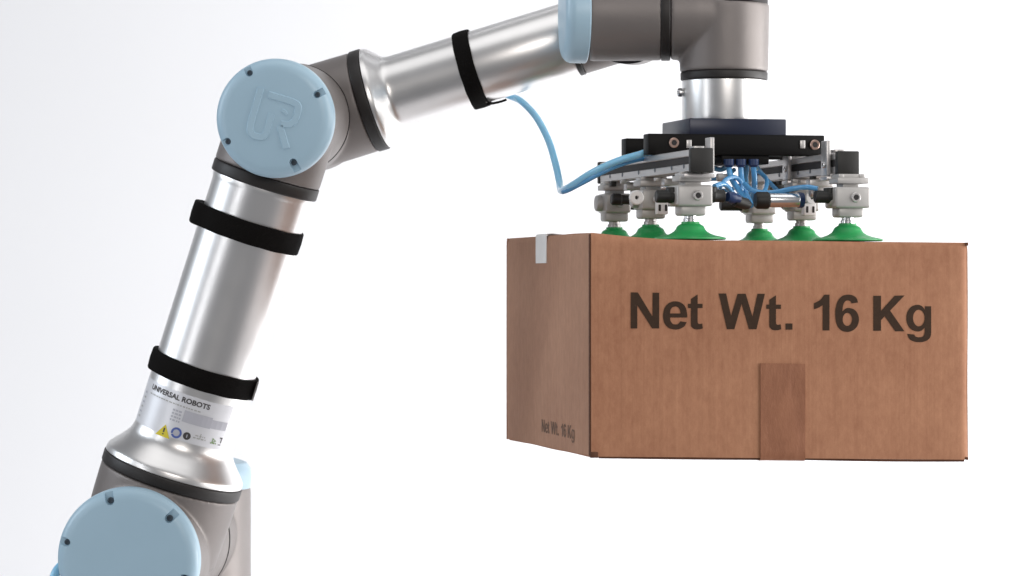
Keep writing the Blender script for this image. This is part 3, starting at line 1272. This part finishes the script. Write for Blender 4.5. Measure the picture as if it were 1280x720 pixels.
# ------------------------------------------------------------------ AIR HOSES
hose = empty('air_hose', at(702, 238, 20))
tag(hose, 'light blue air hose hanging in a loop from forearm to gripper', 'hose')
bm = bmesh.new()
tube(bm, [tuple(at(*p)) for p in ((618, 112, 230), (640, 121, 210), (652, 127, 180), (670, 146, 140), (685, 174, 110), (694, 203, 90), (699, 226, 75),
                                  (700.5, 236, 55), (702, 238.5, 30), (706, 237, 0), (718, 230, -30), (740, 216, -55), (770, 202, -75), (797, 194, -85), (818, 189, -78), (850, 192, -72))], 4.5, seg=20, smooth=12)
build('hose_loop', bm, M['hose'], hose)
bm = bmesh.new()
tube(bm, [tuple(at(*p)) for p in ((704, 240, -6), (712, 237.0, -20), (733, 226, -48), (752, 216, -62), (775, 206, -72), (800, 199, -72), (822, 196, -66), (850, 198, -60))], 2.9, seg=16, smooth=12)
build('hose_strand', bm, M['tube'], hose)
low = empty('air_hose', at(70, 716, 60))
tag(low, 'short end of light blue hose at the bottom left behind the lowest cap', 'hose')
bm = bmesh.new()
tube(bm, [tuple(at(*p)) for p in ((90, 700, 90), (78, 706, 80), (70, 716, 70), (66, 732, 70), (68, 760, 80))], 6.0, seg=18)
build('hose_end', bm, M['hose'], low)

# ------------------------------------------------------------------ CARTON
HB = H * math.cos(ROLL) - up * math.sin(ROLL)
UB = up * 1.0                        # the carton is racked a little: its sides hang plumb
BO = g3(BX0, -BD / 2, ZTL)           # top near left corner
BAX = (HB, G, UB)
box = empty('cardboard_box', BO + HB * BW / 2 + G * BD / 2 - UB * BH)
tag(box, 'brown taped cardboard box with large dark lettering held up by the gripper', 'box')


def b3(x, y, z):
    """x right along the front, y back, z down from the top"""
    return BO + HB * x + G * y - UB * z


T = 4.0


def panel(name, o, du, dv, n, nu, nv, thick, m, wob=0.0, seed=0, soft=3.0, edge_round=()):
    """corrugated sheet: a grid with slight waviness, a real thickness and rolled edges.
       o corner, du / dv edge vectors, n outward normal"""
    bm = bmesh.new()
    lu, lv = du.length, dv.length
    fr, bk = [], []
    us = sorted(set([0, 2 / lu, 5 / lu, 9 / lu] + [i / nu for i in range(1, nu)] + [1 - 9 / lu, 1 - 5 / lu, 1 - 2 / lu, 1]))
    vs_ = sorted(set([0, 2 / lv, 5 / lv, 9 / lv] + [i / nv for i in range(1, nv)] + [1 - 9 / lv, 1 - 5 / lv, 1 - 2 / lv, 1]))
    for j, v in enumerate(vs_):
        a, b = [], []
        for i, u in enumerate(us):
            p = o + du * u + dv * v
            q_ = p - BO
            p = p - UB * sag(q_.dot(HB)) * max(0.0, 1 + q_.dot(UB) / (BH * .8))
            w = mnoise.noise(V((u * 2.3 + seed * 7.1, v * 1.9, seed))) * wob
            e = 0
            for s, dist in (('u0', u * lu), ('u1', (1 - u) * lu), ('v0', v * lv), ('v1', (1 - v) * lv)):
                if s in edge_round and dist < 9:
                    e += soft * (1 - dist / 9) ** 2
            a.append(bm.verts.new(p + n * (w - e)))
            b.append(bm.verts.new(p + n * (-thick - e * .2)))
        fr.append(a)
        bk.append(b)
    NU, NV = len(us), len(vs_)
    for j in range(NV - 1):
        for i in range(NU - 1):
            bm.faces.new((fr[j][i], fr[j][i + 1], fr[j + 1][i + 1], fr[j + 1][i]))
            bm.faces.new((bk[j][i], bk[j + 1][i], bk[j + 1][i + 1], bk[j][i + 1]))
    for j in range(NV - 1):
        bm.faces.new((fr[j][0], fr[j + 1][0], bk[j + 1][0], bk[j][0]))
        bm.faces.new((fr[j][-1], bk[j][-1], bk[j + 1][-1], fr[j + 1][-1]))
    for i in range(NU - 1):
        bm.faces.new((fr[0][i], bk[0][i], bk[0][i + 1], fr[0][i + 1]))
        bm.faces.new((fr[-1][i], fr[-1][i + 1], bk[-1][i + 1], bk[-1][i]))
    return build(name, bm, m, box, sharp=40)


nF = -G
front = panel('front_panel', b3(0.5, 0, 1.0), HB * (BW - 1), -UB * (BH - 3), G * -1, 30, 18, T, M['card'], 2.0, 1, 3.4, ('v0', 'u1'))
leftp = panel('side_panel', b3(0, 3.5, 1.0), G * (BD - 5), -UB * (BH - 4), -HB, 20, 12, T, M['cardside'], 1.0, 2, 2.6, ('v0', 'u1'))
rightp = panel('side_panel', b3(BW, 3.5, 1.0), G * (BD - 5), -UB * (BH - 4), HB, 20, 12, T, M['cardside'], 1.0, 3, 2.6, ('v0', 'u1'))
backp = panel('rear_panel', b3(0.5, BD, 1.0), HB * (BW - 1), -UB * (BH - 3), G, 20, 12, T, M['card'], 1.0, 4, 2.6, ('v0',))
# dark bar standing in for the shaded gap at the near left corner
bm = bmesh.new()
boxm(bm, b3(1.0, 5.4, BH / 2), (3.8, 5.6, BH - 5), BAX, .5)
build('corner_gap_shade', bm, M['gapdark'], box)
for c_, sz in ((b3(4.0, 2.5, BH - 4), (9, 7, 7)), (b3(BW - 2.2, 2.0, BH - 3.5), (3.4, 5, 3.4)), (b3(BW - 2.2, 2.0, 3.5), (3.2, 5, 4))):  # small dark blocks at three corners of the front
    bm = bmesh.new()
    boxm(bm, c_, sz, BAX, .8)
    build('corner_spot', bm, M['gapdark'], box)
for x0, x1, dz in ((10, 208, 0.2), (256, BW - 5, 0.5)):  # dark strips painting the shadow line under the front panel
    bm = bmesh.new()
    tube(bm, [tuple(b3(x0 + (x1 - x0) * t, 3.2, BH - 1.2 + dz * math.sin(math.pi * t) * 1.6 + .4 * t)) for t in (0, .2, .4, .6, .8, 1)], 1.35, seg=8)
    build('flap_shadow_line', bm, M['gapdark'], box)
# flaps: outer pair meet along the middle, inner pair below them
for nm, z, sgn in (('top_flap', 0.8, 1), ('bottom_flap', BH - 1.2, -1)):
    for y0, y1, sd_ in ((2.0, BD / 2 - .8, 0), (BD / 2 + .8, BD - 2, 1)):
        o0 = b3(2.5, y0, z)
        panel(nm, o0, HB * (BW - 5), G * (y1 - y0), UB * sgn, 20, 8, T, M['card'], 1.0 if sgn > 0 else 1.6, 5 + sd_ + (2 if sgn < 0 else 0), 2.0, ('v0',) if sd_ == 0 else ('v1',))
    for x0, x1 in ((3.0, BW * .36), (BW * .64, BW - 3)):
        panel('inner_flap', b3(x0, 4, z + sgn * 5.2), HB * (x1 - x0), G * (BD - 8), UB * sgn, 6, 6, 3.6, M['card'], .4, 11)


def strip(name, pts, du, m, wob=0.0, parent=box, n=6, seed=0):
    """thin tape following a polyline pts (list of points + normals), width vector du"""
    bm = bmesh.new()
    g, gb = [], []
    for p, nn in pts:
        a, b = [], []
        for i in range(n + 1):
            u = i / n
            jag = 0
            a.append(bm.verts.new(p + du * u + nn * (0.5 + mnoise.noise(p * 0.02 + V((u * 3, seed, 0))) * wob)))
            b.append(bm.verts.new(p + du * u - nn * 0.6))
        g.append(a)
        gb.append(b)
    for j in range(len(g) - 1):
        for i in range(n):
            bm.faces.new((g[j][i], g[j][i + 1], g[j + 1][i + 1], g[j + 1][i]))
            bm.faces.new((gb[j][i], gb[j + 1][i], gb[j + 1][i + 1], gb[j][i + 1]))
        bm.faces.new((g[j][0], g[j + 1][0], gb[j + 1][0], gb[j][0]))
        bm.faces.new((g[j][n], gb[j][n], gb[j + 1][n], g[j + 1][n]))
    for i in range(n):
        bm.faces.new((g[0][i], gb[0][i], gb[0][i + 1], g[0][i + 1]))
        bm.faces.new((g[-1][i], g[-1][i + 1], gb[-1][i + 1], gb[-1][i]))
    return build(name, bm, m, parent, sharp=50)


def fp(px, py):
    """front-face coordinates (x, z down) of a pixel"""
    p = hit_plane(px, py, BO, G) - BO
    x = p.dot(H) / math.cos(ROLL)
    return x, -p.z - x * math.sin(ROLL)


tx0, tz0 = fp(950, 454)
tx1, _ = fp(1006, 454)
pts = []
for i in range(13):
    z = tz0 + (BH - 1.5 - tz0) * i / 12
    pts.append((b3(tx0, -1.5, z), -G))
pts.append((b3(tx0, -0.6, BH - 0.2), (-G - UB).normalized()))
pts.append((b3(tx0, 2, BH + 0.6), -UB))
for i in range(1, 9):
    pts.append((b3(tx0, 2 + (BD - 4) * i / 8, BH + 1.2), -UB))
strip('packing_tape', pts, HB * (tx1 - tx0), M['tape'], 0.9, seed=3)


def sp_(px, py):
    """left-face coordinates (y back, z down) of a pixel"""
    p = hit_plane(px, py, BO, H) - BO
    return p.dot(G), -p.z


ya, _ = sp_(684, 312)
yb_, _ = sp_(671, 312)
zt_ = sp_(677, 329)[1]
pts = [(b3(-0.9, ya, zt_ * (1 - i / 6) + .8 * i / 6), -HB) for i in range(7)]
pts += [(b3(0.2, ya, -0.9), (-HB + UB).normalized()), *[(b3(x_, ya, -1.9 + sag(x_)), UB) for x_ in [6, 20, 35, 50, 70, 90, 120, 160] + [160 + 25 * k for k in range(1, 13)]]]
strip('clear_tape', pts, G * (yb_ - ya), M['cleartape'], 0.4, seed=5, n=4)


# ---- lettering: outlines drawn by hand, corners marked, curves between them
def outline(pts, n=5):
    """pts: (x, y) corner points, (x, y, 1) points on a curve"""
    N = len(pts)
    out = []
    start = next((i for i, p in enumerate(pts) if len(p) == 2), None)
    if start is None:
        return [tuple(p)[:2] for p in catmull([(p[0], p[1], 0) for p in pts], n, True)]
    seq = pts[start:] + pts[:start] + [pts[start]]
    run = [seq[0]]
    for p in seq[1:]:
        run.append(p)
        if len(p) == 2:
            if len(run) == 2:
                out.append(run[0][:2])
            else:
                out += [tuple(q)[:2] for q in catmull([(q[0], q[1], 0) for q in run], n)[:-1]]
            run = [p]
    return out


def ell(cx_, cy_, rx, ry, n=28):
    return [(cx_ + rx * math.cos(2 * math.pi * i / n), cy_ + ry * math.sin(2 * math.pi * i / n)) for i in range(n)]


def tglyph(ox, oy):
    return [outline([(x + ox, y + oy, *r) for x, y, *r in
                     [(487, 137), (535, 105), (535, 173), (571, 173), (571, 204), (535, 204), (535, 300), (538, 314, 1), (550, 320, 1), (569, 316), (573, 352), (545, 359, 1), (512, 356, 1), (492, 340, 1), (487, 318, 1), (487, 204), (465, 204), (465, 173), (487, 173)]])]


GA = []   # outlines measured in the first crop
GA += [outline([(50, 90), (101, 90), (208, 266), (208, 92), (256, 92), (256, 352), (205, 352), (97, 182), (97, 352), (50, 352)])]
GA += [outline([(460, 273), (335, 273), (341, 302, 1), (358, 320, 1), (380, 323, 1), (398, 316, 1), (410, 300), (456, 307), (440, 335, 1), (412, 353, 1), (374, 360, 1),
                (325, 348, 1), (294, 312, 1), (284, 258, 1), (296, 203, 1), (327, 167, 1), (372, 155, 1), (415, 165, 1), (446, 196, 1), (459, 243, 1)])]
GA += [outline([(335, 243), (412, 243), (405, 214, 1), (390, 197, 1), (373, 192, 1), (352, 199, 1), (339, 217, 1)])]
GA += tglyph(0, 0)
GA += [outline([(688, 98), (742, 98), (778, 262), (826, 100), (884, 100), (934, 266), (970, 100), (1024, 100), (963, 358), (908, 358), (855, 172), (802, 358), (748, 358)])]
GA += tglyph(569, 6)
GA += [outline([(1174, 316), (1224, 316), (1224, 361), (1174, 361)])]
GB = [outline([(260, 130), (260, 448), (200, 448), (200, 222), (165, 245, 1), (122, 260), (122, 207), (178, 176, 1), (214, 130)])]
GB += [outline([(514, 200), (500, 160, 1), (467, 137, 1), (422, 130, 1), (372, 143, 1), (335, 185, 1), (316, 245, 1), (311, 300, 1), (316, 360, 1), (333, 412, 1), (367, 448, 1), (418, 461, 1),
                (468, 448, 1), (507, 410, 1), (522, 352, 1), (510, 298, 1), (479, 262, 1), (437, 249, 1), (402, 255, 1), (374, 280), (382, 222, 1), (400, 190, 1), (425, 181, 1), (446, 188, 1), (456, 208)])]
GB += [ell(419, 350, 42, 58)]
GB += [outline([(650, 140), (718, 140), (718, 274), (840, 139), (928, 137), (799, 272), (927, 456), (845, 456), (751, 322), (718, 357), (718, 451), (650, 451)])]
GB += [outline([(1165, 233), (1165, 465), (1158, 505, 1), (1132, 535, 1), (1090, 550, 1), (1045, 552, 1), (1000, 542, 1), (967, 518, 1), (952, 478), (1014, 484), (1026, 502, 1), (1058, 509, 1), (1092, 500, 1), (1106, 472, 1), (1108, 422),
                (1082, 448, 1), (1045, 457, 1), (990, 440, 1), (955, 395, 1), (944, 338, 1), (955, 280, 1), (990, 236, 1), (1042, 220, 1), (1082, 232, 1), (1110, 264), (1110, 233)])]
GB += [ell(1055, 338, 52, 74)]
glyphs = [[(780 + x / 5.818, 350 + y / 5.818) for x, y in g] for g in GA] + [[(1000 + x / 7.111, 350 + y / 7.111) for x, y in g] for g in GB]


GROUPS = [(0,), (1, 2), (3,), (4,), (5,), (6,), (7,), (8, 9), (10,), (11, 12)]


def print_mesh(name, loops, fn, m, parent):
    cu = bpy.data.curves.new('t', 'CURVE')
    cu.dimensions = '2D'
    cu.fill_mode = 'BOTH'
    for g in loops:
        sp2 = cu.splines.new('POLY')
        sp2.points.add(len(g) - 1)
        for i, (x, y) in enumerate(g):
            sp2.points[i].co = (x / 100, y / 100, 0, 1)
        sp2.use_cyclic_u = True
    o = bpy.data.objects.new('t', cu)
    COL.objects.link(o)
    bpy.context.view_layer.update()
    me = bpy.data.meshes.new_from_object(o.evaluated_get(bpy.context.evaluated_depsgraph_get()))
    bpy.data.objects.remove(o)
    bm = bmesh.new()
    bm.from_mesh(me)
    bmesh.ops.subdivide_edges(bm, edges=[e for e in bm.edges if e.calc_length() > 0.12], cuts=2)
    for v in bm.verts:
        v.co = fn(v.co.x * 100, v.co.y * 100)
    return build(name, bm, m, parent)


def front_surf(px, py):
    x, z = fp(px, py)
    u, v = (x - .5) / (BW - 1), (z - 1) / (BH - 3)
    w = mnoise.noise(V((u * 2.3 + 7.1, v * 1.9, 1))) * 2.0
    return b3(x, -w - 0.45, z)


for gset in GROUPS:
    print_mesh('printed_letter', [glyphs[k] for k in gset], front_surf, M['ink'], box)
# same words, small and faint, on the end of the box
gx0, gx1 = 788.6, 1166.0
gy0, gy1 = 365.0, 427.5
ys0, zs0 = sp_(677, 537)
ys1, zs1 = sp_(718.5, 537)
zl = sp_(678, 524)[1]
zh = sp_(678, 546)[1]


def side_surf(px, py):
    y = ys0 + (ys1 - ys0) * (px - gx0) / (gx1 - gx0)
    z = zl + (zh - zl) * (py - gy0) / (gy1 - gy0)
    u, v = (y - 3.5) / (BD - 5), (z - 1) / (BH - 4)
    w = mnoise.noise(V((u * 2.3 + 14.2, v * 1.9, 2))) * 1.0
    return b3(-w - 0.45, y, z)


for gset in GROUPS:
    print_mesh('printed_letter', [glyphs[k] for k in gset], side_surf, M['inkpale'], box)
